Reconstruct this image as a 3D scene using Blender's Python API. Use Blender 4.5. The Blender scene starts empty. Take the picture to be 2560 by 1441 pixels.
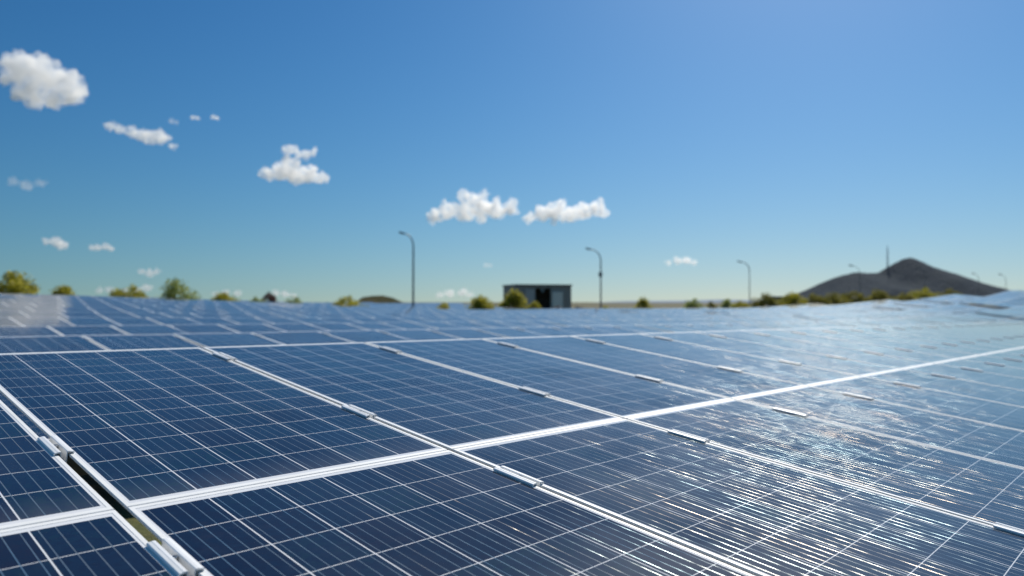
import bpy, bmesh, math, random
import numpy as np
from mathutils import Vector, Matrix, noise
R = math.radians
random.seed(7)
S = bpy.context.scene
COL = S.collection

# ------------------------------------------------------------------ camera
# World: X runs along the panel rows, Y up the slope across the rows, camera at the origin.
F_PX, YAW, PITCH = 1806.0, 0.7593, 0.0196
HORIZON = 755.9
cam_d = bpy.data.cameras.new("camera")
cam = bpy.data.objects.new("camera", cam_d); COL.objects.link(cam)
cam_d.sensor_width = 36.0
cam_d.lens = F_PX / 2560 * 36
cam_d.clip_start = 0.05
cam_d.clip_end = 200000
cam.location = (0, 0, 0)
cam.rotation_euler = (math.pi / 2 + PITCH, 0, YAW - math.pi / 2)
cam_d.dof.use_dof = True
cam_d.dof.focus_distance = 2.1
cam_d.dof.aperture_fstop = 2.1
S.camera = cam

# ------------------------------------------------------------------ sky, sun, exposure
SUN_EL, SUN_AZ = R(45), R(19.5)          # azimuth counted from +X towards +Y
w = bpy.data.worlds.new("World"); S.world = w; w.use_nodes = True
nt = w.node_tree
sky = nt.nodes.new('ShaderNodeTexSky'); sky.sky_type = 'NISHITA'
sky.sun_disc = False
sky.sun_elevation = SUN_EL
sky.sun_rotation = math.pi / 2 - SUN_AZ
sky.altitude = 0; sky.air_density = 1.5; sky.dust_density = 0.5; sky.ozone_density = 4.0
SKY_STRENGTH = 0.10
_g = nt.nodes.new('ShaderNodeTexCoord'); _s = nt.nodes.new('ShaderNodeSeparateXYZ'); _c3 = nt.nodes.new('ShaderNodeCombineXYZ'); _z = nt.nodes.new('ShaderNodeMath'); _z.operation = 'MULTIPLY_ADD'
_z.inputs[1].default_value = 0.95; _z.inputs[2].default_value = 0.08       # skip the murky lowest band of the sky model
nt.links.new(_g.outputs['Generated'], _s.inputs[0]); nt.links.new(_s.outputs[0], _c3.inputs[0]); nt.links.new(_s.outputs[1], _c3.inputs[1])
nt.links.new(_s.outputs[2], _z.inputs[0]); nt.links.new(_z.outputs[0], _c3.inputs[2]); nt.links.new(_c3.outputs[0], sky.inputs[0])
def _m(op, a, b):
    n = nt.nodes.new('ShaderNodeMath'); n.operation = op
    nt.links.new(a, n.inputs[0]); n.inputs[1].default_value = b; return n.outputs[0]
_sep = nt.nodes.new('ShaderNodeSeparateColor'); _com = nt.nodes.new('ShaderNodeCombineColor'); nt.links.new(sky.outputs[0], _sep.inputs[0])
for i, (gain, power) in enumerate(((0.835, 2.10), (0.734, 1.53), (0.823, 1.40))):      # a deeper, clearer blue than the plain model
    v = _m('MINIMUM', _m('MULTIPLY', _sep.outputs[i], SKY_STRENGTH), 1.2)
    nt.links.new(_m('MAXIMUM', _m('MULTIPLY', _m('POWER', v, power), gain / SKY_STRENGTH), (0.030, 0.135, 0.30)[i] / SKY_STRENGTH), _com.inputs[i])
nt.links.new(_com.outputs[0], nt.nodes['Background'].inputs[0])
nt.nodes['Background'].inputs[1].default_value = SKY_STRENGTH
sun_d = bpy.data.lights.new("sun", 'SUN'); sun_d.energy = 4.9; sun_d.angle = R(0.5); sun_d.color = (1, 0.93, 0.81)
sun = bpy.data.objects.new("sun", sun_d); COL.objects.link(sun)
SUN = Vector((math.cos(SUN_EL) * math.cos(SUN_AZ), math.cos(SUN_EL) * math.sin(SUN_AZ), math.sin(SUN_EL)))
sun.rotation_euler = SUN.to_track_quat('Z', 'Y').to_euler()
S.view_settings.view_transform = 'Standard'; S.view_settings.look = 'None'
S.view_settings.exposure = 0.0; S.view_settings.gamma = 1.0
S.render.engine = 'CYCLES'
S.cycles.max_bounces = 34; S.cycles.volume_bounces = 32; S.cycles.transparent_max_bounces = 16
S.cycles.use_denoising = True
S.cycles.sample_clamp_indirect = 8

# ------------------------------------------------------------------ helpers
def link(o, parent=None):
    COL.objects.link(o)
    if parent: o.parent = parent
    return o

def tag(o, label, cat, group=None):
    o['label'] = label; o['category'] = cat
    if group: o['group'] = group
    return o

def struct(o):
    o['kind'] = 'structure'; return o

def mesh_obj(name, verts, faces, mats, parent=None, fmat=None, smooth=False):
    me = bpy.data.meshes.new(name)
    me.from_pydata([tuple(v) for v in verts], [], faces)
    for m in (mats if isinstance(mats, (list, tuple)) else [mats]): me.materials.append(m)
    if fmat is not None: me.polygons.foreach_set('material_index', fmat)
    if smooth: me.polygons.foreach_set('use_smooth', [True] * len(me.polygons))
    me.update()
    return link(bpy.data.objects.new(name, me), parent)

def empty(name, loc=(0, 0, 0), rz=0):
    o = bpy.data.objects.new(name, None); o.empty_display_size = 0.1
    o.location = loc; o.rotation_euler = (0, 0, rz)
    return link(o)

class MB:
    """collects simple shapes into one mesh"""
    def __init__(s): s.v = []; s.f = []; s.m = []
    def add(s, vs, fs, mi=0):
        b = len(s.v); s.v += [tuple(v) for v in vs]
        s.f += [tuple(i + b for i in f) for f in fs]; s.m += [mi] * len(fs)
    def box(s, x0, x1, y0, y1, z0, z1, mi=0):
        s.add([(x0, y0, z0), (x1, y0, z0), (x1, y1, z0), (x0, y1, z0), (x0, y0, z1), (x1, y0, z1), (x1, y1, z1), (x0, y1, z1)],
              [(0, 3, 2, 1), (4, 5, 6, 7), (0, 1, 5, 4), (1, 2, 6, 5), (2, 3, 7, 6), (3, 0, 4, 7)], mi)
    def tube(s, pts, rads, n=10, mi=0, cap=True):
        pts = [Vector(p) for p in pts]; rings = []
        for i, p in enumerate(pts):
            d = (pts[min(i + 1, len(pts) - 1)] - pts[max(i - 1, 0)]).normalized()
            a = d.cross(Vector((0, 0, 1)) if abs(d.z) < 0.9 else Vector((1, 0, 0))).normalized(); b = d.cross(a)
            r = rads[i] if isinstance(rads, (list, tuple)) else rads
            rings.append([p + a * (r * math.cos(2 * math.pi * k / n)) + b * (r * math.sin(2 * math.pi * k / n)) for k in range(n)])
        vs = [v for rg in rings for v in rg]; fs = []
        for i in range(len(rings) - 1):
            for k in range(n):
                k2 = (k + 1) % n
                fs.append((i * n + k, i * n + k2, (i + 1) * n + k2, (i + 1) * n + k))
        if cap:
            fs.append(tuple(range(n))[::-1]); fs.append(tuple((len(rings) - 1) * n + k for k in range(n)))
        s.add(vs, fs, mi)
    def prism_y(s, poly, y0, y1, mi=0):
        n = len(poly)
        vs = [(x, y0, z) for x, z in poly] + [(x, y1, z) for x, z in poly]
        fs = [(i, (i + 1) % n, (i + 1) % n + n, i + n) for i in range(n)]
        fs += [tuple(range(n))[::-1], tuple(range(n, 2 * n))]
        s.add(vs, fs, mi)
    def build(s, name, mats, parent=None, smooth=False):
        return mesh_obj(name, s.v, s.f, mats, parent, s.m, smooth)

CY, SY = math.cos(YAW), math.sin(YAW)
def ground_point(px, Z):
    """plan position at depth Z in the direction of image column px (layout measured from the photograph)"""
    lat = (px - 1280) / F_PX * Z
    return CY * Z + SY * lat, SY * Z - CY * lat
def height_at(y, Z): return (HORIZON - y) / F_PX * Z
def px_of(X, Y):
    Z = X * CY + Y * SY; lat = X * SY - Y * CY
    return (1280 + F_PX * lat / Z if Z > 0.05 else -9999), Z

# ------------------------------------------------------------------ materials
def mat(name, color, rough=0.6, metal=0.0, spec=0.5):
    m = bpy.data.materials.new(name); m.use_nodes = True
    b = m.node_tree.nodes['Principled BSDF']
    b.inputs['Base Color'].default_value = (*color, 1); b.inputs['Roughness'].default_value = rough
    b.inputs['Metallic'].default_value = metal; b.inputs['Specular IOR Level'].default_value = spec
    return m

class NT:
    def __init__(s, m): s.t = m.node_tree; s.N = s.t.nodes; s.L = s.t.links; s.b = s.N['Principled BSDF']
    def n(s, typ, **kw):
        x = s.N.new(typ)
        for k, v in kw.items(): setattr(x, k, v)
        return x
    def put(s, sock, val):
        if isinstance(val, bpy.types.NodeSocket): s.L.new(val, sock)
        else: sock.default_value = val
    def m(s, op, a, b=None, c=None, clamp=False):
        x = s.n('ShaderNodeMath', operation=op, use_clamp=clamp); s.put(x.inputs[0], a)
        if b is not None: s.put(x.inputs[1], b)
        if c is not None: s.put(x.inputs[2], c)
        return x.outputs[0]
    def mix(s, f, a, b):
        x = s.n('ShaderNodeMix', data_type='RGBA'); s.put(x.inputs[0], f); s.put(x.inputs[6], a); s.put(x.inputs[7], b); return x.outputs[2]
    def noise(s, vec, scale, detail=3.0, rough=0.55):
        x = s.n('ShaderNodeTexNoise'); x.inputs['Scale'].default_value = scale; x.inputs['Detail'].default_value = detail
        x.inputs['Roughness'].default_value = rough
        if vec is not None: s.L.new(vec, x.inputs['Vector'])
        return x.outputs[0]
    def comb(s, x, y, z):
        c = s.n('ShaderNodeCombineXYZ'); s.put(c.inputs[0], x); s.put(c.inputs[1], y); s.put(c.inputs[2], z); return c.outputs[0]
    def vm(s, op, a, b=None, scale=None):
        x = s.n('ShaderNodeVectorMath', operation=op); s.put(x.inputs[0], a)
        if b is not None: s.put(x.inputs[1], b)
        if scale is not None: s.put(x.inputs['Scale'], scale)
        return x.outputs[0]
    def ramp(s, f, stops):
        x = s.n('ShaderNodeValToRGB'); e = x.color_ramp.elements
        while len(e) < len(stops): e.new(0.5)
        for q, (p, c) in zip(e, stops): q.position = p; q.color = (*c, 1)
        s.put(x.inputs[0], f); return x.outputs[0]

PW, PL = 0.987, 1.956                    # one panel
MX, MY = 0.0165, 0.032                   # cell-free margin on the long and short sides
CW, CL = (PW - 2 * MX) / 6, (PL - 2 * MY) / 12

def solar_cells():
    m = bpy.data.materials.new("solar_cells"); m.use_nodes = True; t = NT(m)
    uv = t.n('ShaderNodeUVMap', uv_map='UVMap'); sp = t.n('ShaderNodeSeparateXYZ'); t.L.new(uv.outputs[0], sp.inputs[0])
    at = t.n('ShaderNodeAttribute', attribute_name='panel_seed'); oi = t.n('ShaderNodeObjectInfo')
    seed = t.m('ADD', t.m('MULTIPLY', at.outputs['Fac'], 37.0), t.m('MULTIPLY', oi.outputs['Random'], 53.0))
    u, v = sp.outputs[0], sp.outputs[1]
    uc = t.m('DIVIDE', t.m('ADD', u, PW / 2 - MX), CW); vc = t.m('DIVIDE', t.m('ADD', v, PL / 2 - MY), CL)
    inside = t.m('MULTIPLY', t.m('LESS_THAN', t.m('ABSOLUTE', t.m('SUBTRACT', uc, 3.0)), 2.992), t.m('LESS_THAN', t.m('ABSOLUTE', t.m('SUBTRACT', vc, 6.0)), 5.992))
    du = t.m('SUBTRACT', 0.5, t.m('ABSOLUTE', t.m('SUBTRACT', t.m('FRACT', uc), 0.5)))
    dv = t.m('SUBTRACT', 0.5, t.m('ABSOLUTE', t.m('SUBTRACT', t.m('FRACT', vc), 0.5)))
    cell = t.m('MULTIPLY', t.m('GREATER_THAN', du, 0.0017 / CW), t.m('GREATER_THAN', dv, 0.0012 / CL))
    cell = t.m('MULTIPLY', cell, inside)
    u5 = t.m('MULTIPLY', uc, 5.0)
    db = t.m('ABSOLUTE', t.m('SUBTRACT', t.m('FRACT', u5), 0.5))
    bus = t.m('MULTIPLY', t.m('LESS_THAN', db, 0.0010 / (CW / 5)), inside)
    # per-cell tone
    wn = t.n('ShaderNodeTexWhiteNoise', noise_dimensions='3D')
    t.L.new(t.comb(t.m('FLOOR', uc), t.m('FLOOR', vc), seed), wn.inputs['Vector'])
    pos = t.comb(t.m('ADD', u, seed), v, seed)
    vor = t.n('ShaderNodeTexVoronoi'); vor.inputs['Scale'].default_value = 70.0; t.L.new(pos, vor.inputs['Vector'])
    vs = t.n('ShaderNodeSeparateXYZ'); t.L.new(vor.outputs['Color'], vs.inputs[0])
    tone = t.m('ADD', t.m('MULTIPLY', wn.outputs['Value'], 0.65), t.m('MULTIPLY', vs.outputs[0], 0.35))
    cc = t.ramp(tone, [(0.0, (0.007, 0.007, 0.022)), (0.35, (0.004, 0.008, 0.025)), (0.65, (0.004, 0.012, 0.034)), (1.0, (0.005, 0.020, 0.033))])
    white = (0.72, 0.73, 0.75, 1)
    col = t.mix(cell, white, cc)
    glint_tint = t.m('MULTIPLY', t.m('SUBTRACT', t.noise(t.comb(t.m('ADD', t.m('MULTIPLY', u, 3.0), seed), t.m('MULTIPLY', v, 1.2), 0.0), 1.6, 3.0), 0.35), 3.2, clamp=True)
    col = t.mix(bus, col, t.mix(glint_tint, (0.46, 0.62, 0.68, 1), (0.70, 0.60, 0.50, 1)))  # cyan and warm hues of the sun glint, put into the ribbon colour
    # thin uneven dust
    dust = t.m('MULTIPLY', t.noise(pos, 2.6, 5.0), 0.012)
    low = t.m('POWER', t.m('DIVIDE', t.m('SUBTRACT', PL / 2 - 0.01, t.m('MULTIPLY', v, -1.0)), 0.16, clamp=True), 0.6)     # 0 at the lower edge, 1 above it
    run = t.noise(t.comb(t.m('MULTIPLY', u, 26.0), t.m('MULTIPLY', v, 2.0), seed), 1.0, 4.0)
    dust = t.m('ADD', dust, t.m('MULTIPLY', t.m('SUBTRACT', 1.0, low), t.m('MULTIPLY', run, 0.16)))
    dust = t.m('ADD', dust, t.m('MULTIPLY', t.m('SUBTRACT', t.noise(pos, 5.0, 6.0, 0.7), 0.55, clamp=True), 0.10))
    specn = t.n('ShaderNodeTexVoronoi'); specn.inputs['Scale'].default_value = 5.0; t.L.new(pos, specn.inputs['Vector'])
    speck = t.m('MULTIPLY', t.m('LESS_THAN', specn.outputs['Distance'], 0.032), t.m('GREATER_THAN', t.noise(pos, 3.0), 0.52))
    col = t.mix(t.m('ADD', dust, t.m('MULTIPLY', speck, 0.45), clamp=True), col, (0.60, 0.56, 0.55, 1))
    t.L.new(col, t.b.inputs['Base Color'])
    t.put(t.b.inputs['Metallic'], t.m('MULTIPLY', bus, 0.85))
    t.put(t.b.inputs['Roughness'], t.m('ADD', 0.36, t.m('MULTIPLY', bus, 0.12)))
    t.put(t.b.inputs['Anisotropic'], t.m('MULTIPLY', bus, 0.97))
    t.put(t.b.inputs['Specular IOR Level'], t.m('MULTIPLY', t.m('SUBTRACT', t.noise(pos, 1.7, 4.0), 0.36, clamp=True), 0.14))
    # ribbons: rough across, smooth along, and not perfectly straight along their length
    tx = t.n('ShaderNodeVectorTransform', vector_type='VECTOR', convert_from='OBJECT', convert_to='WORLD'); tx.inputs[0].default_value = (1, 0, 0)
    ty = t.n('ShaderNodeVectorTransform', vector_type='VECTOR', convert_from='OBJECT', convert_to='WORLD'); ty.inputs[0].default_value = (0, 1, 0)
    t.L.new(tx.outputs[0], t.b.inputs['Tangent'])
    geo = t.n('ShaderNodeNewGeometry')
    wob = t.noise(t.comb(t.m('MULTIPLY', t.m('FLOOR', u5), 3.7), t.m('MULTIPLY', v, 7.0), seed), 1.0, 3.0, 0.6)
    wob = t.m('MULTIPLY', t.m('MULTIPLY', t.m('SUBTRACT', wob, 0.5), 0.95), bus)
    nn = t.vm('NORMALIZE', t.vm('ADD', geo.outputs['Normal'], t.vm('SCALE', ty.outputs[0], scale=wob)))
    t.L.new(nn, t.b.inputs['Normal'])
    t.put(t.b.inputs['Coat Weight'], t.m('SUBTRACT', 1.0, t.m('MULTIPLY', bus, 0.62))); t.put(t.b.inputs['Coat IOR'], 1.33)
    t.put(t.b.inputs['Coat Roughness'], t.m('ADD', 0.045, t.m('MULTIPLY', t.noise(pos, 9.0), 0.05)))
    return m

def alu(name, c, rough, metal):
    m = mat(name, c, rough, metal); t = NT(m)
    tc = t.n('ShaderNodeTexCoord')
    f = t.noise(tc.outputs['Object'], 6.0, 5.0)
    t.L.new(t.mix(t.m('MULTIPLY', t.m('SUBTRACT', f, 0.45, clamp=True), 0.9), (*c, 1), (c[0] * .72, c[1] * .70, c[2] * .66, 1)), t.b.inputs['Base Color'])
    return m
M_CELL = solar_cells()
M_FRAME = alu("anodised_frame", (0.84, 0.84, 0.83), 0.45, 0.1)
M_CLAMP = alu("clamp_aluminium", (0.84, 0.85, 0.86), 0.38, 0.15)
M_BOLT = mat("bolt_steel", (0.55, 0.55, 0.54), 0.25, 1.0)
M_RAIL = mat("galvanised_rail", (0.42, 0.43, 0.44), 0.5, 0.6)
M_POLE = mat("dark_pole_paint", (0.10, 0.125, 0.14), 0.5, 0.2)

# ------------------------------------------------------------------ lie of the land: ridge height of the panel rows
TILT, Y1, PITCH_Y = 0.1301, 3.744, 5.44
T_FIT = {0: (-0.2107, -0.0140), 1: (-0.3543, -0.0126), 2: (-0.3902, -0.0096)}
ctrl = []
for X in (-6, 0, 5, 10, 18, 27): ctrl.append((X, Y1, T_FIT[0][0] + T_FIT[0][1] * X))
for X in (0, 4, 9, 16, 24): ctrl.append((X, Y1 + PITCH_Y, T_FIT[1][0] + T_FIT[1][1] * X))
for X in (2, 7, 13, 20): ctrl.append((X, Y1 + 2 * PITCH_Y, T_FIT[2][0] + T_FIT[2][1] * X))
def on_row(px, k):
    Y = Y1 + k * PITCH_Y
    dx, dy = ground_point(px, 1.0); return Y / dy            # depth where the column meets row k
for px, y, k in ((39, 792, 3), (391, 794.5, 3), (0, 776, 4), (300, 783, 4), (0, 765, 5), (0, 756, 6), (60, 748, 7), (60, 741, 8)):
    Z = on_row(px, k); ctrl.append((*ground_point(px, Z), height_at(y, Z)))
for px, y, Z in ((1033, 792, 26), (1033, 781, 36), (1033, 770, 56), (1033, 755, 78), (800, 757, 74), (600, 751, 64), (450, 747, 56), (250, 739, 51), (40, 733, 47),
                 (1280, 768.5, 60), (1450, 771, 60), (1600, 771.5, 68), (1800, 769, 74), (1600, 792, 32), (2000, 790, 36), (2000, 761, 80), (2150, 753, 82), (2300, 745, 82), (2400, 736, 80),
                 (2480, 728, 78), (2560, 726, 76), (2300, 783, 42), (2560, 786, 38), (3000, 714, 76), (3200, 770, 40), (-500, 720, 44), (-300, 800, 14)):
    ctrl.append((*ground_point(px, Z), height_at(y, Z)))
for X, Y, z in ((-15, -15, -0.1), (10, -15, -0.3), (35, -15, -0.6), (-15, 8, -0.1)): ctrl.append((X, Y, z))
_c = np.array(ctrl)
def _phi(d2): return 0.5 * d2 * np.log(d2 + 1e-9)
_n = len(_c); _A = np.zeros((_n + 3, _n + 3)); _sc = 20.0
_p = _c[:, :2] / _sc
_A[:_n, :_n] = _phi(((_p[:, None] - _p[None]) ** 2).sum(-1)) + 0.08 * np.eye(_n)
_A[:_n, _n:] = np.c_[np.ones(_n), _p]; _A[_n:, :_n] = _A[:_n, _n:].T
_w = np.linalg.solve(_A, np.r_[_c[:, 2], 0, 0, 0])
def E(X, Y):
    q = np.array([X, Y]) / _sc
    return float(_w[:_n] @ _phi(((_p - q) ** 2).sum(-1)) + _w[_n] + _w[_n + 1] * q[0] + _w[_n + 2] * q[1])
ZMAX = [(-600, 44), (0, 47), (250, 51), (450, 57), (600, 65), (800, 75), (1225, 78), (1240, 60), (1480, 60), (1500, 67), (2000, 80), (2400, 82), (3400, 78)]
def zmax(px): return float(np.interp(px, [a for a, b in ZMAX], [b for a, b in ZMAX]))
CLEAR = 1.15
def ground_z(X, Y):
    px, Z = px_of(X, Y); r = math.hypot(X, Y)
    far = -2.6 - min(r, 4000) * 0.0004
    lim = zmax(px) if Z > 1 else 25.0
    d = (Z if Z > 1 else r)
    inb = E(X, Y) - CLEAR if r < 130 else 0
    inb = max(-2.6, min(1.2, inb))
    t = min(1, max(0, (d - lim - 2) / 14)); t = t * t * (3 - 2 * t)
    g = inb * (1 - t) + far * t
    return g + 0.03 * noise.noise(Vector((X * 0.6, Y * 0.6, 0)))

# ------------------------------------------------------------------ ground sheet to the horizon
def ground_material():
    m = mat("grass_and_soil", (0.1, 0.1, 0.05), 0.95); t = NT(m)
    tc = t.n('ShaderNodeTexCoord').outputs['Object']
    a = t.noise(tc, 0.35, 8.0, 0.6); b = t.noise(tc, 14.0, 6.0, 0.65)
    g = t.ramp(b, [(0.3, (0.035, 0.05, 0.012)), (0.55, (0.08, 0.085, 0.02)), (0.75, (0.10, 0.085, 0.03))])
    s = t.ramp(b, [(0.3, (0.05, 0.028, 0.016)), (0.7, (0.13, 0.075, 0.04))])
    f = t.m('MULTIPLY', t.m('SUBTRACT', a, 0.46), 6.0, clamp=True)
    t.L.new(t.mix(f, g, s), t.b.inputs['Base Color'])
    bp = t.n('ShaderNodeBump'); bp.inputs['Strength'].default_value = 0.6; bp.inputs['Distance'].default_value = 0.05
    t.L.new(b, bp.inputs['Height']); t.L.new(bp.outputs[0], t.b.inputs['Normal'])
    return m
radii = [0.0, 0.5] + [0.5 * 1.135 ** i for i in range(1, 90)]
radii = [r for r in radii if r < 40000] + [40000]
NA = 180; gv = [(0, 0, ground_z(0, 0))]; gf = []
for r in radii[1:]:
    for k in range(NA):
        a = 2 * math.pi * k / NA; gv.append((r * math.cos(a), r * math.sin(a), ground_z(r * math.cos(a), r * math.sin(a))))
for k in range(NA): gf.append((0, 1 + k, 1 + (k + 1) % NA))
for i in range(len(radii) - 2):
    for k in range(NA):
        a = 1 + i * NA + k; b = 1 + i * NA + (k + 1) % NA
        gf.append((a, a + NA, b + NA, b))
struct(mesh_obj("ground", gv, gf, ground_material(), smooth=True))

# ------------------------------------------------------------------ distant hill
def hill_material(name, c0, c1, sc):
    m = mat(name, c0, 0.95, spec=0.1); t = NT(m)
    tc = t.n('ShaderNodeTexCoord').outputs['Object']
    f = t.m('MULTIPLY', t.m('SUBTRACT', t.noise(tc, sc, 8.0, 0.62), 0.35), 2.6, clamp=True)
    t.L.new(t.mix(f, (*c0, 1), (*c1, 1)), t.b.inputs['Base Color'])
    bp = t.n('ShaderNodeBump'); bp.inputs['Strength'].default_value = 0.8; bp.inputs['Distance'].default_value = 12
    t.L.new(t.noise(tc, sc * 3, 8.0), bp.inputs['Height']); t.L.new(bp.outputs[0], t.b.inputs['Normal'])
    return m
def make_hill(name, prof, Z, depth, m):
    """prof: ridge height in photo rows against photo columns, turned into metres at distance Z"""
    px0, px1 = prof[0][0], prof[-1][0]; nu, nv = 90, 28; vs = []; fs = []
    xs = [p[0] for p in prof]; ys = [p[1] for p in prof]
    for j in range(nv + 1):
        tv = j / nv * 2 - 1
        for i in range(nu + 1):
            px = px0 + (px1 - px0) * i / nu
            h = height_at(float(np.interp(px, xs, ys)), Z) + 4; h *= 1 + 0.03 * noise.fractal(Vector((px * 0.03, Z, 0)), 0.9, 2.0, 4)
            fall = (1 - abs(tv)) ** 0.85
            zz = Z + tv * depth
            X, Y = ground_point(px, Z); X2, Y2 = X + CY * tv * depth, Y + SY * tv * depth
            n_ = noise.fractal(Vector((X2, Y2, 0)) * 0.008, 0.9, 2.0, 6) * 0.28
            vs.append((X2, Y2, -4 + max(0, h) * fall * (1 + n_ * (1 - fall))))
    for j in range(nv):
        for i in range(nu):
            a = j * (nu + 1) + i; fs.append((a, a + 1, a + nu + 2, a + nu + 1))
    return struct(mesh_obj(name, vs, fs, m, smooth=True))
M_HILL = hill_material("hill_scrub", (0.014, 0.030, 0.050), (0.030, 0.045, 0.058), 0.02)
make_hill("hill", [(1930, 760), (1985, 743), (2030, 722), (2062, 704), (2095, 692), (2130, 682), (2150, 681), (2175, 684), (2200, 681), (2215, 673), (2235, 659), (2255, 650), (2275, 643.5),
                   (2290, 648), (2310, 656), (2330, 667), (2350, 672), (2370, 679), (2400, 695), (2430, 709), (2460, 723), (2500, 735), (2560, 756)], 2600, 420, M_HILL)
make_hill("hill", [(888, 757), (905, 744), (930, 740), (955, 739), (980, 744), (998, 752), (1010, 757)], 700, 30, hill_material("mound_scrub", (0.05, 0.055, 0.02), (0.12, 0.10, 0.045), 0.1))
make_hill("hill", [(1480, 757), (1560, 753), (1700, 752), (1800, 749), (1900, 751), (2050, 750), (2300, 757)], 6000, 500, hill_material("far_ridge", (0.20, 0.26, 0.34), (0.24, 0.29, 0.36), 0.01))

# ------------------------------------------------------------------ the solar panels
LX, LY = 0.011, 0.016                      # lip width of the frame on long and short sides
def frame_shape(mb, full=True):
    hx, hy = PW / 2, PL / 2
    def ring(ix, iy, z): return [(-hx + ix, -hy + iy, z), (hx - ix, -hy + iy, z), (hx - ix, hy - iy, z), (-hx + ix, hy - iy, z)]
    rings = [ring(0, 0, -0.02), ring(0, 0, -0.0012), ring(0.0012, 0.0012, 0), ring(LX, LY, 0), ring(LX, LY, -0.0012)] if full else \
            [ring(0, 0, -0.03), ring(0, 0, 0), ring(LX, LY, 0)]
    if full: rings = [ring(0.040, 0.040, -0.035), ring(0.026, 0.026, -0.035), ring(0.026, 0.026, -0.010), ring(0, 0, -0.007)] + rings[1:]
    vs = [v for r in rings for v in r]; fs = []
    for i in range(len(rings) - 1):
        for k in range(4): fs.append((i * 4 + k, i * 4 + (k + 1) % 4, i * 4 + 4 + (k + 1) % 4, i * 4 + 4 + k))
    mb.add(vs, fs, 0)
def sheet_shape(mb, z=-0.0008, mi=1):
    hx, hy = PW / 2 - 0.004, PL / 2 - 0.004
    mb.add([(-hx, -hy, z), (hx, -hy, z), (hx, hy, z), (-hx, hy, z)], [(0, 1, 2, 3)], mi)
CLAMP_HALF = [(0.0066, -0.022), (0.0066, 0.0075), (0.0085, 0.0090), (0.0150, 0.0090), (0.0156, 0.0084), (0.0228, 0.0072), (0.0256, 0.0045), (0.0244, 0.0004), (0.0222, 0.0004), (0.0222, 0.0042), (0.0120, 0.0050), (0.0088, 0.0042), (0.0088, -0.0245)]
def clamp_shape(mb, x, y, mi=0, simple=False):
    if simple:
        mb.box(x - 0.025, x + 0.025, y - 0.0825, y + 0.0825, 0.0005, 0.0055, mi); return
    mb.prism_y([(x + a, b) for a, b in CLAMP_HALF], y - 0.0825, y + 0.0825, mi)
    mb.prism_y([(x - a, b) for a, b in CLAMP_HALF[::-1]], y - 0.0825, y + 0.0825, mi)
    mb.box(x - 0.0088, x + 0.0088, y - 0.0825, y + 0.0825, -0.0265, -0.0245, mi)
def bolt_shape(mb):
    n = 14; ro, ri, h0, h1 = 0.0062, 0.0032, -0.0245, 0.0045
    vs = []
    for r, z in ((ro, h0), (ro, h1 - .001), (ro - .001, h1), (ri, h1), (ri, h1 - 0.004)):
        vs += [(r * math.cos(2 * math.pi * k / n), r * math.sin(2 * math.pi * k / n), z) for k in range(n)]
    fs = [(i * n + k, i * n + (k + 1) % n, i * n + n + (k + 1) % n, i * n + n + k) for i in range(4) for k in range(n)]
    fs.append(tuple(4 * n + k for k in range(n)))
    mb.add(vs, fs)
def set_uv(me):
    co = np.zeros(len(me.vertices) * 3); me.vertices.foreach_get('co', co); co = co.reshape(-1, 3)
    li = np.zeros(len(me.loops), dtype=int); me.loops.foreach_get('vertex_index', li)
    uv = me.uv_layers.new(name='UVMap'); uv.data.foreach_set('uv', co[li][:, :2].ravel())
CLAMPS = {'upper': (0.70, -0.452), 'lower': (0.67, -0.46)}
GAPX = PW / 2 + 0.009
def proto_mesh(name, shapes, mats):
    mb = MB(); shapes(mb)
    me = bpy.data.meshes.new(name); me.from_pydata(mb.v, [], mb.f)
    for m_ in mats: me.materials.append(m_)
    me.polygons.foreach_set('material_index', mb.m); set_uv(me); me.update()
    return me
ME_FRAME = proto_mesh("frame", lambda b: frame_shape(b), [M_FRAME])
ME_SHEET = proto_mesh("cell_sheet", lambda b: sheet_shape(b, mi=0), [M_CELL])
ME_CLAMP = proto_mesh("clamp", lambda b: clamp_shape(b, 0, 0), [M_CLAMP])
ME_BOLT = proto_mesh("bolt", bolt_shape, [M_BOLT])
def far_shape(kind):
    def f(b):
        frame_shape(b, False); sheet_shape(b, -0.0008, 1)
        for cy in CLAMPS[kind]: clamp_shape(b, GAPX, cy, 2, True)
    return f
ME_FAR = {k: proto_mesh("solar_panel", far_shape(k), [M_FRAME, M_CELL, M_CLAMP]) for k in CLAMPS}

rng = random.Random(3)
def panel_matrix(k, xc, half):
    Yr = Y1 + k * PITCH_Y
    if k in (0,): z = T_FIT[0][0] + T_FIT[0][1] * xc; sl = T_FIT[0][1]
    else: z = E(xc, Yr) + step(k, xc); sl = (E(xc + 0.6, Yr) - E(xc - 0.6, Yr)) / 1.2
    til = TILT + (0 if k == 0 else rng.uniform(-1, 1) * R(0.5))
    if k > 0: sl += rng.uniform(-1, 1) * R(0.4)
    ax = Vector((1, 0, sl)).normalized(); ay = Vector((0, math.cos(til), math.sin(til)))
    az = ax.cross(ay).normalized(); ay = az.cross(ax)
    s = PL / 2 if half == 'upper' else 1.5 * PL + 0.005
    c = Vector((xc, Yr, z)) - ay * s
    M = Matrix((ax, ay, az)).transposed().to_4x4(); M.translation = c
    return M
def row_x(k):
    if k == 0: return [0.609 + PW / 2 + 1.005 * n if n >= 0 else 0.583 - PW / 2 + 1.005 * (n + 1) for n in range(-4, 34)]
    Yr = Y1 + k * PITCH_Y
    off = {1: 2.58, 2: 3.575}.get(k, 0.37 * k) + PW / 2 + 0.009
    lo, hi = 0.198 * Yr - 4, 6.94 * Yr + 6
    n0, n1 = int((lo - off) / 1.005), int((hi - off) / 1.005)
    return [off + 1.005 * n for n in range(n0, n1 + 1)]
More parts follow.
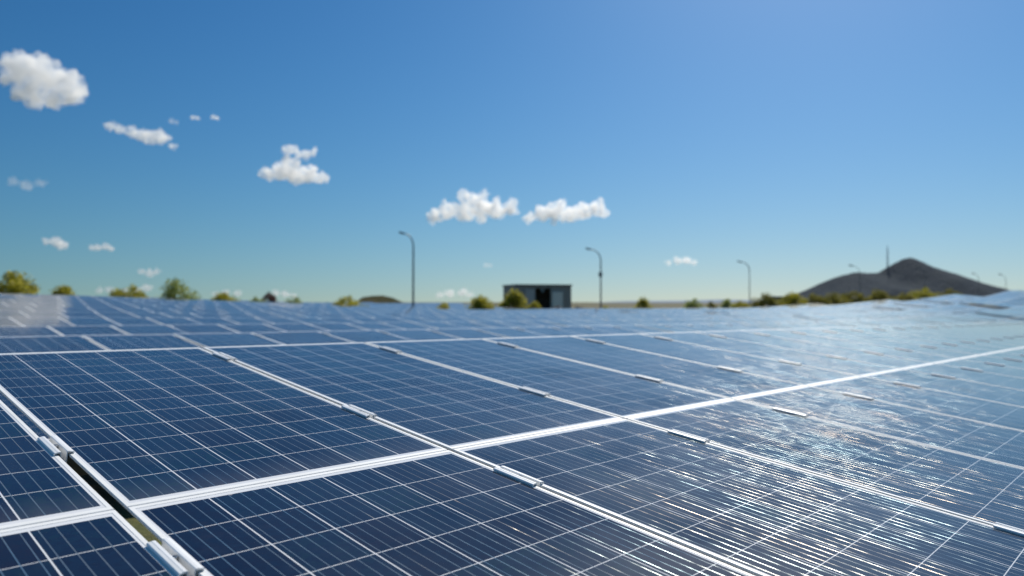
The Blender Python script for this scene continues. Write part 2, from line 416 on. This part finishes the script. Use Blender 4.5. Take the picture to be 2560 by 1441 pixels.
# places where the next table of a far row stands a hand higher than its neighbour
STEPS = {}
for _px, _Z, _dz in ((2545, 40, .06), (2440, 60, .12), (2225, 66, .10), (2130, 62, .10), (1835, 50, .13), (1607, 52, .13), (2350, 70, .06), (2120, 34, .03)):
    _X, _Y = ground_point(_px, _Z); STEPS.setdefault(round((_Y - Y1) / PITCH_Y), []).append((_X, _dz))
def step(k, x): return sum(dz * math.exp(-(x - X) / 7) for X, dz in STEPS.get(k, ()) if x > X)
panels = []
for k in range(0, 16):
    for xc in row_x(k):
        Yc = Y1 + k * PITCH_Y - 1
        px, Z = px_of(xc, Yc)
        if Z > zmax(px) or px > 3300: continue
        for half in ('upper', 'lower'):
            M = panel_matrix(k, xc, half)
            cs = [M @ Vector((sx * PW / 2, sy * PL / 2, 0)) for sx, sy in ((-1, -1), (1, -1), (1, 1), (-1, 1))]
            pj = []
            for c in cs:
                dz = c.x * CY + c.y * SY
                pj.append(((1280 + F_PX * (c.x * SY - c.y * CY) / dz, HORIZON - F_PX * c.z / dz) if dz > 0.15 else None))
            area = 0; vis = False; mx = -1e9
            if all(pj):
                q = [(min(2560, max(0, a)), min(1441, max(0, b))) for a, b in pj]
                area = abs(sum(q[i][0] * q[(i + 1) % 4][1] - q[(i + 1) % 4][0] * q[i][1] for i in range(4))) / 2
                mx = sum(a for a, b in pj) / 4
            elif k == 0: 
                q = [p for p in pj if p]; vis = any(0 < a < 2560 and b < 1441 for a, b in q); area = 5000 if vis else 0; mx = px
            panels.append(dict(k=k, half=half, xc=xc, M=M, area=area, mx=mx))
cand = [p for p in panels if p['area'] > 8 and (p['k'] == 0 or p['half'] == 'upper')]
cand.sort(key=lambda p: -p['area'])
chosen = cand[:298]
ids = set(id(p) for p in chosen)
ORD = "first second third fourth fifth sixth seventh eighth ninth tenth eleventh twelfth thirteenth fourteenth fifteenth sixteenth seventeenth eighteenth nineteenth".split()
TENS = {20: "twent", 30: "thirt", 40: "fort", 50: "fift", 60: "sixt", 70: "sevent", 80: "eight", 90: "ninet"}
def ordinal(n):
    if n < 20: return ORD[n - 1]
    a, b = n // 10 * 10, n % 10
    return TENS[a] + "ieth" if b == 0 else TENS[a] + "y-" + ORD[b - 1]
ROWNAME = {(0, 'lower'): "bottom row closest to the camera", (0, 'upper'): "row just above the wide white seam"}
rows = {}
for p in chosen: rows.setdefault((p['k'], p['half']), []).append(p)
ADJ = {0: "large", 1: "blurred", 2: "blurred"}
for key, ps in rows.items():
    ps.sort(key=lambda p: p['xc'])
    k, half = key
    rn = ROWNAME.get(key, f"{ordinal(k)} row behind the near ridge")
    for n, p in enumerate(ps):
        lab = f"{ADJ.get(k, 'distant')} solar panel, {ordinal(n + 1)} from left in the {rn}"
        if k <= 1:
            root = bpy.data.objects.new("solar_panel", None); root.empty_display_size = 0.2; link(root)
            link(bpy.data.objects.new("frame", ME_FRAME), root); link(bpy.data.objects.new("cell_sheet", ME_SHEET), root)
            for cy in CLAMPS[half]:
                c = link(bpy.data.objects.new("clamp", ME_CLAMP), root)
                gx = GAPX + (0.004 if (k == 0 and abs(p['xc'] - 0.0895) < 0.01) else 0)
                c.location = (gx, cy, 0)
                if k == 0: link(bpy.data.objects.new("bolt", ME_BOLT), c)
        else:
            root = link(bpy.data.objects.new("solar_panel", ME_FAR[half]))
        root.matrix_world = p['M']
        tag(root, lab, "solar panel", "solar panels standing in long rows")
# everything smaller than those: one mass
def far_mass():
    vs = []; fs = []; ms = []; seeds = []; uvs = []
    for p in panels:
        if id(p) in ids: continue
        me = ME_FAR[p['half']]; b = len(vs); sd = rng.random()
        for v in me.vertices: vs.append(tuple(p['M'] @ v.co)); uvs.append((v.co.x, v.co.y))
        for f in me.polygons: fs.append(tuple(i + b for i in f.vertices)); ms.append(f.material_index); seeds.append(sd)
    o = mesh_obj("solar_panel_field", vs, fs, [M_FRAME, M_CELL, M_CLAMP], fmat=ms); me = o.data
    li = np.zeros(len(me.loops), dtype=int); me.loops.foreach_get('vertex_index', li)
    me.uv_layers.new(name='UVMap').data.foreach_set('uv', np.array(uvs)[li].ravel())
    me.attributes.new('panel_seed', 'FLOAT', 'FACE').data.foreach_set('value', seeds)
    o['kind'] = 'stuff'; tag(o, "mass of blurred far solar panels filling the field up to the shrubs", "solar panels")
far_mass()

# racks under the rows: rails and legs
def rack(k, x0, x1, label):
    Yr = Y1 + k * PITCH_Y; root = empty("panel_rack", (x0, Yr, ground_z(x0, Yr)))
    inv = Vector((x0, Yr, ground_z(x0, Yr)))
    hz = (lambda X: T_FIT[0][0] + T_FIT[0][1] * X) if k == 0 else (lambda X: E(X, Yr))
    xs = [x0 + (x1 - x0) * i / 30 for i in range(31)]
    for s in (0.277, 1.43, 2.27, 3.40):
        mb = MB(); y = Yr - s * math.cos(TILT); d = s * math.sin(TILT) + 0.037
        for a, b in zip(xs[:-1], xs[1:]):
            za, zb = hz(a) - d, hz(b) - d
            mb.add([Vector(v) - inv for v in ((a, y - .02, za - .05), (b, y - .02, zb - .05), (b, y + .02, zb - .05), (a, y + .02, za - .05), (a, y - .02, za), (b, y - .02, zb), (b, y + .02, zb), (a, y + .02, za))],
                   [(0, 3, 2, 1), (4, 5, 6, 7), (0, 1, 5, 4), (2, 3, 7, 6)])
        mb.build("rail", M_RAIL, root)
    n = int((x1 - x0) / 3.2)
    for i in range(n + 1):
        x = x0 + 0.3 + (x1 - x0 - 0.6) * i / n
        for s in (0.55, 3.1):
            y = Yr - s * math.cos(TILT); zt = hz(x) - s * math.sin(TILT) - 0.10
            mb = MB(); g = ground_z(x, y) - 0.1
            mb.box(x - .03 - inv.x, x + .03 - inv.x, y - .03 - inv.y, y + .03 - inv.y, g - inv.z, zt - inv.z)
            mb.build("leg", M_RAIL, root)
    tag(root, label, "rack", "racks carrying the panel rows")
rack(0, -3.2, 30.0, "galvanised steel rack under the nearest two rows of panels")

# grass in the gap below the nearest panels
def grass():
    vs = []; fs = []; ms = []; r = random.Random(5)
    for i in range(5000):
        x, y = r.uniform(-0.4, 2.6), r.uniform(-0.6, 4.2); z = ground_z(x, y) - 0.02
        h = r.uniform(0.05, 0.26); a = r.uniform(0, 6.28); wv = Vector((math.cos(a), math.sin(a), 0)) * r.uniform(.004, .012)
        ln = Vector((r.uniform(-1, 1), r.uniform(-1, 1), 0)) * h * 0.5
        b = len(vs); p = Vector((x, y, z))
        vs += [p - wv, p + wv, p + wv * .7 + ln * .4 + Vector((0, 0, h * .6)), p - wv * .7 + ln * .4 + Vector((0, 0, h * .6)), p + ln + Vector((0, 0, h))]
        fs += [(b, b + 1, b + 2, b + 3), (b + 3, b + 2, b + 4)]; mi = 0 if r.random() < (0.8 if y > 1.15 else 0.25) else 1; ms += [mi, mi]
    o = mesh_obj("grass", vs, fs, [mat("grass_blade", (0.14, 0.22, 0.02), 0.7), mat("dry_grass_blade", (0.42, 0.20, 0.08), 0.8)], fmat=ms)
    o['kind'] = 'stuff'; tag(o, "green and dry brown weeds growing under the near panels", "grass")
grass()

# ------------------------------------------------------------------ shrubs
def leaf_mat(name, c0, c1):
    m = bpy.data.materials.new(name); m.use_nodes = True; t = NT(m)
    geo = t.n('ShaderNodeNewGeometry')
    c = t.mix(geo.outputs['Random Per Island'], (*c0, 1), (*c1, 1))
    t.L.new(c, t.b.inputs['Base Color']); t.b.inputs['Roughness'].default_value = 0.6
    tr = t.n('ShaderNodeBsdfTranslucent'); t.L.new(c, tr.inputs[0])
    mx = t.n('ShaderNodeMixShader'); mx.inputs[0].default_value = 0.5
    t.L.new(t.b.outputs[0], mx.inputs[1]); t.L.new(tr.outputs[0], mx.inputs[2])
    t.L.new(mx.outputs[0], t.N['Material Output'].inputs['Surface'])
    return m
M_LEAF = {'yellow': leaf_mat("yellow_green_leaf", (0.09, 0.12, 0.014), (0.64, 0.56, 0.045)),
          'green': leaf_mat("green_leaf", (0.09, 0.15, 0.035), (0.42, 0.46, 0.11)),
          'dark': leaf_mat("dark_green_backlit_leaf", (0.05, 0.065, 0.014), (0.36, 0.32, 0.045)),  # for right-hand shrubs the backlit darkness is put into the leaf colour
          'red': leaf_mat("reddish_leaf", (0.06, 0.025, 0.02), (0.13, 0.05, 0.045))}
M_STEM = mat("shrub_stem", (0.09, 0.065, 0.045), 0.9)
def shrub(px, ytop, wpx, Z, kind, label, open_=0.0, seed=0, grp="shrubs along the far edge of the panels", ybase=None):
    r = random.Random(seed * 31 + int(px)); X, Y = ground_point(px, Z)
    top = height_at(ytop, Z); W = wpx * 1.12 / F_PX * Z
    base = ground_z(X, Y) if ybase is None else height_at(ybase, Z)
    H = max(0.8, top - base); root = empty("shrub", (X, Y, base))
    vis = max(0.5, min(H, W * 0.9))                       # leafy part sits at the top
    clumps = []
    for i in range(int(12 + 8 * min(W / vis, 4))):
        t = r.uniform(-1, 1); env = (1 - abs(t) ** 2.2)
        cz = H - vis * (0.10 + (1 - env * r.uniform(0.55, 1.0)) * 0.72) - 0.1 * vis
        clumps.append((Vector((SY * t * W * 0.42, -CY * t * W * 0.42, cz)) + Vector((CY, SY, 0)) * r.uniform(-.3, .3) * W, vis * r.uniform(0.16, 0.30)))
    clumps.append((Vector((SY * W * .1 * r.uniform(-1, 1), 0, H - 0.17 * vis)), vis * 0.18))
    vs = []; fs = []
    ls = max(0.03, 0.042 * vis)
    for c, rad in clumps:
        for j in range(int(190 * (1 - open_))):
            d = Vector((r.gauss(0, 1), r.gauss(0, 1), r.gauss(0, 0.8))); d = d.normalized() * rad * r.random() ** 0.45
            p = c + d; n = Vector((r.gauss(0, 1), r.gauss(0, 1), r.gauss(0.5, 1))).normalized()
            a = n.orthogonal().normalized(); b = n.cross(a); s = ls * r.uniform(.5, 1.2); q = len(vs)
            vs += [p - a * s, p - b * s * .45, p + a * s, p + b * s * .45]; fs.append((q, q + 1, q + 2, q + 3))
    mesh_obj("foliage", vs, fs, M_LEAF[kind], root)
    for c, rad in clumps[::2]:
        mb = MB(); mb.tube([(0, 0, -0.05), c * 0.5 + Vector((0, 0, c.z * .1)), c], [0.02 * H ** .5, 0.014 * H ** .5, 0.006], 6); mb.build("stem", M_STEM, root)
    tag(root, label, "shrub", grp)
SHRUBS = [
 (36, 676, 130, 50, 'yellow', "big yellow-green shrub at the left edge of the photo", 0),
 (163, 712, 76, 52, 'yellow', "small yellowish shrub right of the big left edge shrub", 0.1),
 (327, 710, 108, 53, 'yellow', "broad yellow-green shrub just left of the tallest airy shrub", 0),
 (442, 695, 104, 55, 'green', "tall airy green shrub with sky showing through its crown", 0.45),
 (558, 731, 92, 58, 'yellow', "low yellow shrub with a taller tuft on its right end", 0),
 (641, 741, 40, 60, 'green', "tiny low green shrub beside the reddish shrub", 0.2),
 (673, 729, 34, 62, 'red', "small dark reddish shrub on the far edge", 0.1),
 (738, 741, 70, 60, 'green', "small bright green pointed shrub right of the reddish shrub", 0.1),
 (872, 737, 122, 58, 'yellow', "long low yellow-green shrub in front of the brown mound", 0),
 (1110, 755, 50, 56, 'yellow', "tiny yellowish shrub between first lamp post and the grey shed", 0.1),
 (1203, 737, 84, 58, 'yellow', "rounded yellow-green shrub just left of the grey shed", 0),
 (1284, 721, 72, 63, 'yellow', "yellow-green shrub climbing the left end of the grey shed", 0),
 (1336, 753, 36, 63, 'yellow', "low yellowish shrub in front of the grey shed door", 0.1),
 (1512, 763, 46, 66, 'yellow', "tiny low shrub at the foot of the second lamp post", 0.1),
 (1609, 742, 46, 69, 'yellow', "lone rounded pale shrub between second and third lamp posts", 0.25),
 (1737, 745, 70, 74, 'green', "low loose green shrub left of the third lamp post", 0.3),
 (1778, 753, 36, 75, 'dark', "small sparse dark shrub left of the third lamp post", 0.3),
 (1820, 745, 38, 76, 'green', "upright green shrub just left of the third lamp post", 0.2),
 (1852, 750, 66, 76, 'yellow', "low yellowish shrub touching the third lamp post", 0.1),
 (1912, 732, 72, 80, 'dark', "dense dark round shrub just right of the third lamp post", 0),
 (1985, 731, 76, 83, 'yellow', "yellow-green shrub right of the low white shed", 0),
 (2032, 733, 76, 84, 'dark', "bushy shrub under the left foot of the hill", 0),
 (2085, 730, 84, 85, 'dark', "dark shrub in the hedge under the hill left shoulder", 0),
 (2138, 727, 84, 86, 'dark', "dense shrub in the hedge around the fourth lamp post", 0),
 (2192, 724, 90, 86, 'dark', "broad olive shrub in the hedge under the radio mast", 0),
 (2256, 731, 70, 87, 'dark', "low brownish shrub below the hill summit", 0.2),
 (2312, 717, 80, 86, 'yellow', "tall yellow-green shrub on orange soil below the hill", 0),
 (2372, 721, 76, 86, 'dark', "last dark shrub at the right foot of the hill", 0.1),
]
for i, (px, yt, wp, Z, kd, lab, op) in enumerate(SHRUBS): shrub(px, yt, wp, Z, kd, lab, op, i)

# ------------------------------------------------------------------ street lamps
M_HEAD = mat("lamp_head_grey", (0.16, 0.18, 0.19), 0.4, 0.3)
def lamp(px, ytop, arm_px, Z, label, extra=False):
    X, Y = ground_point(px, Z); g = ground_z(X, Y) - 0.05
    top = height_at(ytop, Z); H = top - g; root = empty("street_lamp", (X, Y, g))
    A = arm_px / F_PX * Z; left = Vector((-SY, CY, 0))
    mb = MB(); rise = 0.16 * H
    pts = [Vector((0, 0, 0)), Vector((0, 0, H * 0.4)), Vector((0, 0, H - rise))]
    rad = [0.10, 0.085, 0.07] if Z < 90 else [0.085, 0.07, 0.055] if Z < 112 else [0.065, 0.052, 0.04]
    mb.tube(pts, rad, 10); mb.box(-.18, .18, -.18, .18, 0, .06)
    mb.build("pole", M_POLE, root)
    arm = MB(); ap = []
    for i in range(9):
        a = i / 8 * math.pi / 2 * 0.93
        ap.append(Vector((0, 0, H - rise)) + left * (A * 0.62 * (1 - math.cos(a))) + Vector((0, 0, rise * 0.93 * math.sin(a))))
    arm.tube(ap, [(0.068 if Z < 112 else 0.045) - 0.003 * i for i in range(9)], 8); arm.build("arm", M_POLE, root)
    hd = MB(); e = ap[-1]; h1 = left * (A * 0.42)
    for t0, t1, wd, th in ((0.0, 0.25, 0.07, 0.07), (0.25, 0.9, 0.15, 0.10), (0.9, 1.0, 0.11, 0.07)):
        p0, p1 = e + h1 * t0 + Vector((0, 0, .12 * t0 * rise)), e + h1 * t1 + Vector((0, 0, .12 * t1 * rise)); f = Vector((CY, SY, 0)) * wd; u_ = Vector((0, 0, th))
        hd.add([p0 - f - u_, p0 + f - u_, p0 + f + u_ * .6, p0 - f + u_ * .6, p1 - f - u_, p1 + f - u_, p1 + f + u_ * .6, p1 - f + u_ * .6],
               [(0, 1, 2, 3), (7, 6, 5, 4), (0, 4, 5, 1), (1, 5, 6, 2), (2, 6, 7, 3), (3, 7, 4, 0)])
    hd.build("lamp_head", M_HEAD, root)
    if extra:
        b = MB(); z = height_at(687, Z) - g; b.box(-.19, .09, -.15, .15, z - .24, z + .24); b.build("junction_box", M_POLE, root)
    tag(root, label, "street lamp", "street lamps along the road beyond the field")
lamp(1033, 582, 37, 62, "tallest curved street lamp left of the grey shed")
lamp(1502, 622, 39, 80, "street lamp with a small box on its pole, right of the grey shed", True)
lamp(1874, 654, 31, 104, "street lamp standing left of the hill among low shrubs")
lamp(2150, 664, 28, 118, "street lamp seen against the left shoulder of the hill")
lamp(2312, 668, 20, 126, "street lamp pole seen against the hill below its summit")
lamp(2447, 684, 16, 150, "small faint street lamp just right of the hill")
lamp(2515, 686, 18, 156, "small faint street lamp nearest the right edge of the photo")

M_MAST = mat("galvanised_mast", (0.30, 0.34, 0.38), 0.6, 0.1)
def mast():
    Z = 2596; X, Y = ground_point(2220, Z); b = height_at(680, Z); H = height_at(619, Z) - b
    root = empty("radio_mast", (X, Y, b)); mb = MB(); wd = 3.0
    def wz(t): return wd * (1 - 0.6 * t)
    for sx, sy in ((-1, -1), (1, -1), (1, 1), (-1, 1)): mb.tube([(sx * wz(0), sy * wz(0), 0), (sx * wz(1), sy * wz(1), H)], [0.5, 0.35], 5)
    n = 12
    for i in range(n):
        t0, t1 = i / n, (i + 1) / n
        for (ax, ay), (bx, by) in (((-1, -1), (1, -1)), ((1, -1), (1, 1)), ((1, 1), (-1, 1)), ((-1, 1), (-1, -1))):
            mb.tube([(ax * wz(t0), ay * wz(t0), H * t0), (bx * wz(t1), by * wz(t1), H * t1)], 0.22, 4)
            mb.tube([(ax * wz(t1), ay * wz(t1), H * t1), (bx * wz(t1), by * wz(t1), H * t1)], 0.22, 4)
    mb.build("lattice", M_MAST, root)
    a = MB(); a.tube([(0, 0, H), (0, 0, H * 1.12)], 0.5, 6); a.build("antenna", M_MAST, root)
    tag(root, "thin tall lattice mast rising from the left shoulder of the hill", "radio mast")
mast()

# ------------------------------------------------------------------ sheds
def siding(name, c, sc):
    m = mat(name, c, 0.7); t = NT(m); tc = t.n('ShaderNodeTexCoord').outputs['Object']
    wv = t.n('ShaderNodeTexWave', wave_type='BANDS', bands_direction='X'); wv.inputs['Scale'].default_value = sc; t.L.new(tc, wv.inputs['Vector'])
    f = t.noise(tc, 1.3, 6.0)
    t.L.new(t.mix(t.m('MULTIPLY', f, 0.8), (*c, 1), (c[0] * .5, c[1] * .48, c[2] * .45, 1)), t.b.inputs['Base Color'])
    bp = t.n('ShaderNodeBump'); bp.inputs['Strength'].default_value = 0.6; bp.inputs['Distance'].default_value = 0.04
    t.L.new(wv.outputs[0], bp.inputs['Height']); t.L.new(bp.outputs[0], t.b.inputs['Normal'])
    return m
def grey_shed():
    Z = 84; X, Y = ground_point(1290, Z); g = -2.05
    top = height_at(714, Z); H = top - g
    root = empty("equipment_shed", (X, Y, g)); root.rotation_euler = (0, 0, YAW - math.pi / 2 + R(16))
    # local x to the right along the front, y away from the camera; origin at the front left corner
    L = 6.85; D = 5.6; wm = siding("dark_grey_siding", (0.50, 0.44, 0.39), 5)
    o0, o1 = 2.35, 4.25                                        # the open doorway
    mb = MB()
    mb.box(0, o0, 0, .12, 0, H); mb.box(o1, L, 0, .12, 0, H); mb.box(o0, o1, 0, .12, H - .30, H); mb.box(o0, o1, 0, .12, 0, .75)
    mb.box(0, .12, .12, D, 0, H); mb.box(L - .12, L, .12, D, 0, H); mb.box(.12, L - .12, D - .12, D, 0, H); mb.box(.12, L - .12, .12, D - .12, 0.02, .1)
    mb.build("wall", wm, root)
    rf = MB(); rf.box(-.12, L + .12, -.15, D + .12, H, H + .14); rf.build("roof", mat("shed_roof", (0.16, 0.155, 0.15), 0.7), root)
    d = MB(); d.box(1.15, 2.27, -.06, -.003, .75, H - .45); d.build("door", mat("grey_door", (0.56, 0.47, 0.42), 0.6), root)
    c = MB(); c.box(4.42, 5.72, -.16, -.003, 1.0, H - .75); c.build("cabinet", mat("pale_cabinet", (0.88, 0.76, 0.64), 0.6), root)
    v = MB(); v.add([(2.95, .13, H - .31), (3.65, .13, H - .31), (3.3, .13, H - .85), (2.95, .16, H - .31), (3.65, .16, H - .31), (3.3, .16, H - .85)], [(0, 2, 1), (3, 4, 5), (0, 1, 4, 3), (1, 2, 5, 4), (2, 0, 3, 5)])
    v.build("canopy_flap", mat("flap_grey", (0.22, 0.24, 0.24), 0.7), root)
    tag(root, "long dark grey shed with open doorway and pale cabinet on its front", "shed")
    # low dark heap beside it
    for (px, w_, yt, Z2, lb) in ((1395, 56, 765, 72, "low heap of dark rubble in front of the grey shed"), (1448, 46, 766, 73, "flat heap of dark rubble right of the grey shed")):
        X2, Y2 = ground_point(px, Z2); z0 = ground_z(X2, Y2); h = height_at(yt, Z2) - z0; W = w_ / F_PX * Z2; vs = []; fs = []
        for j in range(7):
            for i in range(25):
                t = i / 24 * 2 - 1; s = j / 6 * 2 - 1
                hh = h * max(0, 1 - t * t) ** .4 * max(0, 1 - s * s) ** .5 * (1 + .25 * noise.noise(Vector((t * 5 + px, s * 4, 1))))
                vs.append((SY * t * W / 2 + CY * s * 1.2, -CY * t * W / 2 + SY * s * 1.2, hh - .1))
        for j in range(6):
            for i in range(24): a = j * 25 + i; fs.append((a, a + 1, a + 26, a + 25))
        o = mesh_obj("rubble_heap", vs, fs, mat("dark_rubble", (0.035, 0.033, 0.035), 0.95)); o.location = (X2, Y2, z0)
        tag(o, lb, "rubble heap")
grey_shed()
def small_shed(px, ytop, wpx, Z, label):
    X, Y = ground_point(px, Z); g = -2.5; H = height_at(ytop, Z) - g; W = wpx / F_PX * Z
    root = empty("low_shed", (X, Y, g)); root.rotation_euler = (0, 0, YAW - math.pi / 2 - R(8))
    mb = MB(); mb.box(-W / 2, W / 2, 0, 3.0, 0, H - .5); mb.build("wall", mat("white_wall", (0.62, 0.62, 0.64), 0.8), root)
    rf = MB(); rf.prism_y([(-W / 2 - .4, H - .5), (W / 2 + .4, H - .5), (W / 2 + .3, H - .05), (-W / 2 - .2, H)], -.4, 3.4); rf.build("roof", mat("slate_roof", (0.13, 0.14, 0.16), 0.7), root)
    dd = MB(); dd.box(-W * .2, W * .05, -.05, -.003, .1, H - .7); dd.build("door", mat("shed_door", (0.3, 0.31, 0.33), 0.6), root)
    tag(root, label, "shed")
small_shed(1958, 741, 62, 112, "low white shed with slate grey roof behind the shrubs left of the hill")
small_shed(2238, 739, 22, 118, "tiny white hut peeping through the hedge below the hill")

# low dark tree lines beyond the left side
def treeline(px0, px1, yt, Z, label):
    r = random.Random(int(px0)); Xa, Ya = ground_point((px0 + px1) / 2, Z); W = (px1 - px0) / F_PX * Z; g = ground_z(Xa, Ya); H = height_at(yt, Z) - g
    root = empty("hedge", (Xa, Ya, g)); vs = []; fs = []
    for i in range(2600):
        t = r.uniform(-1, 1); p = Vector((SY * t * W / 2, -CY * t * W / 2, 0)) + Vector((CY, SY, 0)) * r.gauss(0, .6)
        p.z = H * (0.75 + .25 * noise.noise(Vector((t * 6, px0, 0)))) * (1 - abs(t) ** 4) * r.random() ** .4
        n = Vector((r.gauss(0, 1), r.gauss(0, 1), r.gauss(0, 1))).normalized(); a = n.orthogonal().normalized(); b = n.cross(a); s = r.uniform(.08, .2); q = len(vs)
        vs += [p - a * s, p - b * s * .5, p + a * s, p + b * s * .5]; fs.append((q, q + 1, q + 2, q + 3))
    mesh_obj("foliage", vs, fs, M_LEAF['dark'], root)
    mb = MB(); mb.tube([(-SY * W * .45, CY * W * .45, .1), (SY * W * .45, -CY * W * .45, .1)], .08, 6); mb.build("stem", M_STEM, root)
    tag(root, label, "hedge")
treeline(95, 150, 726, 75, "low dark hedge between the two leftmost shrubs")
treeline(185, 300, 733, 80, "thin dark hedge line left of the broad yellow-green shrub")

# ------------------------------------------------------------------ clouds
def cloud_mat(name, dens, rmax):
    m = bpy.data.materials.new(name); m.use_nodes = True; t = m.node_tree
    t.nodes.remove(t.nodes['Principled BSDF'])
    pv = t.nodes.new('ShaderNodeVolumePrincipled'); pv.inputs['Color'].default_value = (0.995, 0.995, 0.995, 1)
    
    tc = t.nodes.new('ShaderNodeTexCoord'); nz = t.nodes.new('ShaderNodeTexNoise'); nz.inputs['Scale'].default_value = 2.4 / rmax; nz.inputs['Detail'].default_value = 5
    t.links.new(tc.outputs['Object'], nz.inputs['Vector'])
    mr = t.nodes.new('ShaderNodeMapRange'); mr.inputs[1].default_value = 0.34; mr.inputs[2].default_value = 0.68; mr.inputs[3].default_value = 0.0; mr.inputs[4].default_value = dens * 1.6
    t.links.new(nz.outputs[0], mr.inputs[0]); t.links.new(mr.outputs[0], pv.inputs['Density'])
    pv.inputs['Anisotropy'].default_value = 0.5
    t.links.new(pv.outputs[0], t.nodes['Material Output'].inputs['Volume'])
    return m
def cloud(puffs, dist, dens, label, seed, rough=0.55, voxel=0.08):
    """puffs: (column, row, radius) read off the photograph; the cloud is a real lump of air that size at that distance"""
    k = dist / F_PX; cx_ = sum(p[0] for p in puffs) / len(puffs); cy_ = sum(p[1] for p in puffs) / len(puffs)
    rmax = max(p[2] for p in puffs) * k; r = random.Random(seed)
    bm = bmesh.new()
    for px, py, pr in puffs:
        rr = pr * k; c = Vector(((px - cx_) * k, r.uniform(-.4, .4) * rr, -(py - cy_) * k))
        bmesh.ops.create_icosphere(bm, subdivisions=3, radius=rr * .92, matrix=Matrix.Translation(c) @ Matrix.Diagonal((1, 1, .9, 1)))
        for i in range(7):
            d = Vector((r.gauss(0, 1), r.gauss(0, 1), abs(r.gauss(0, .9)) - .25)).normalized()
            bmesh.ops.create_icosphere(bm, subdivisions=2, radius=rr * r.uniform(.35, .6), matrix=Matrix.Translation(c + d * rr * .72))
    me = bpy.data.meshes.new("tmp"); bm.to_mesh(me); bm.free()
    o = bpy.data.objects.new("cloud", me); COL.objects.link(o)
    md = o.modifiers.new("r", 'REMESH'); md.mode = 'VOXEL'; md.voxel_size = max(rmax * voxel, max(p[2] for p in puffs) * k * .06)
    dg = bpy.context.evaluated_depsgraph_get(); dg.update()
    me2 = bpy.data.meshes.new_from_object(o.evaluated_get(dg)); o.modifiers.clear(); o.data = me2
    n_ = [v.normal.copy() for v in me2.vertices]; s1 = 1.9 / rmax
    for v, nn in zip(me2.vertices, n_):
        p = v.co + Vector((seed * 13.1, 0, 0)) * rmax
        v.co += nn * rmax * rough * (noise.fractal(p * s1, 0.7, 2.1, 5) * .6 - .05)
        if v.co.z < 0: v.co.z *= .92
    me2.polygons.foreach_set('use_smooth', [True] * len(me2.polygons)); me2.materials.clear(); me2.materials.append(cloud_mat("cloud_vapour", dens * 0.36 / rmax, rmax))
    lat = (cx_ - 1280) * k; up = (HORIZON - cy_) * k
    o.location = (CY * dist + SY * lat, SY * dist - CY * lat, up); o.rotation_euler = (0, 0, YAW - math.pi / 2)
    tag(o, label, "cloud", "small white clouds in the blue sky")
cloud([(38, 175, 46), (95, 190, 55), (150, 205, 42), (75, 240, 40), (130, 248, 34), (180, 250, 25), (20, 175, 30), (60, 150, 28), (165, 225, 26), (10, 160, 18)], 3000, 7, "largest puffy white cloud at the upper left edge", 1)
cloud([(268, 314, 13), (295, 322, 13), (325, 330, 17), (355, 338, 22), (385, 340, 22), (405, 345, 16), (370, 352, 14), (430, 368, 10)], 4000, 4, "small slanting white cloud right of and below the largest cloud", 2)
cloud([(478, 293, 7), (490, 294, 6)], 4500, 2.0, "tiny wisp of cloud, left one of a pair above the slanting cloud", 3)
cloud([(528, 292, 6), (538, 294, 6)], 4500, 2.4, "tiny wisp of cloud, right one of a pair above the slanting cloud", 4)
cloud([(425, 302, 8), (435, 304, 7)], 4500, 0.8, "very faint wisp just above the slanting white cloud", 5)
cloud([(668, 437, 20), (700, 432, 27), (735, 437, 28), (770, 440, 25), (800, 448, 18), (725, 412, 22), (760, 388, 16), (780, 382, 13), (715, 378, 14), (735, 376, 13), (745, 456, 16)], 5000, 6, "white cloud with a small second puff stacked on top", 6)
cloud([(30, 455, 14), (60, 465, 17), (95, 458, 12), (112, 455, 8)], 5000, 0.9, "faint ragged wisp of cloud at the left edge above two small clouds", 7)
cloud([(118, 604, 10), (140, 607, 15), (160, 614, 13), (150, 620, 10)], 9000, 3.5, "small white cloud low on the left above the big shrub", 8)
cloud([(228, 621, 8), (245, 620, 10), (262, 618, 10), (276, 623, 8)], 9000, 2.8, "small flat cloud right of the small low left cloud", 9)
cloud([(352, 680, 9), (372, 685, 12), (390, 680, 9)], 12000, 2.2, "small pale cloud just above the broad yellow-green shrub", 10)
cloud([(1085, 545, 20), (1120, 530, 25), (1160, 535, 27), (1200, 520, 32), (1240, 523, 28), (1275, 520, 22), (1160, 492, 17), (1185, 500, 20), (1210, 490, 14), (1205, 548, 15), (1290, 530, 10)], 6500, 6, "long white cloud above and right of the tallest street lamp", 11)
cloud([(1325, 547, 16), (1360, 535, 24), (1395, 528, 25), (1425, 540, 24), (1460, 530, 24), (1490, 522, 22), (1508, 533, 14), (1405, 512, 14), (1385, 552, 13)], 6800, 6, "twin-humped white cloud above the grey shed", 12)
cloud([(1672, 659, 8), (1695, 653, 11), (1715, 652, 12), (1735, 659, 8)], 12000, 3, "small low white cloud between second and third lamp posts", 13)
cloud([(1215, 664, 7), (1225, 664, 6)], 12000, 0.9, "tiny faint cloud above the grey shed", 14)
cloud([(1098, 739, 10), (1125, 735, 13), (1155, 733, 13), (1175, 738, 10)], 18000, 2.4, "low pale cloud on the horizon left of the grey shed", 15)
cloud([(690, 734, 10), (712, 736, 11), (735, 740, 8)], 18000, 2.2, "low pinkish cloud on the horizon above the pointed green shrub", 16)
cloud([(540, 737, 9), (565, 733, 10), (595, 735, 10)], 18000, 2.0, "low pale cloud on the horizon behind the low yellow shrub", 17)
cloud([(250, 728, 10), (275, 726, 11), (368, 722, 12), (345, 726, 10), (310, 728, 9)], 18000, 2.0, "low pale cloud on the horizon behind the broad yellow-green shrub", 18)
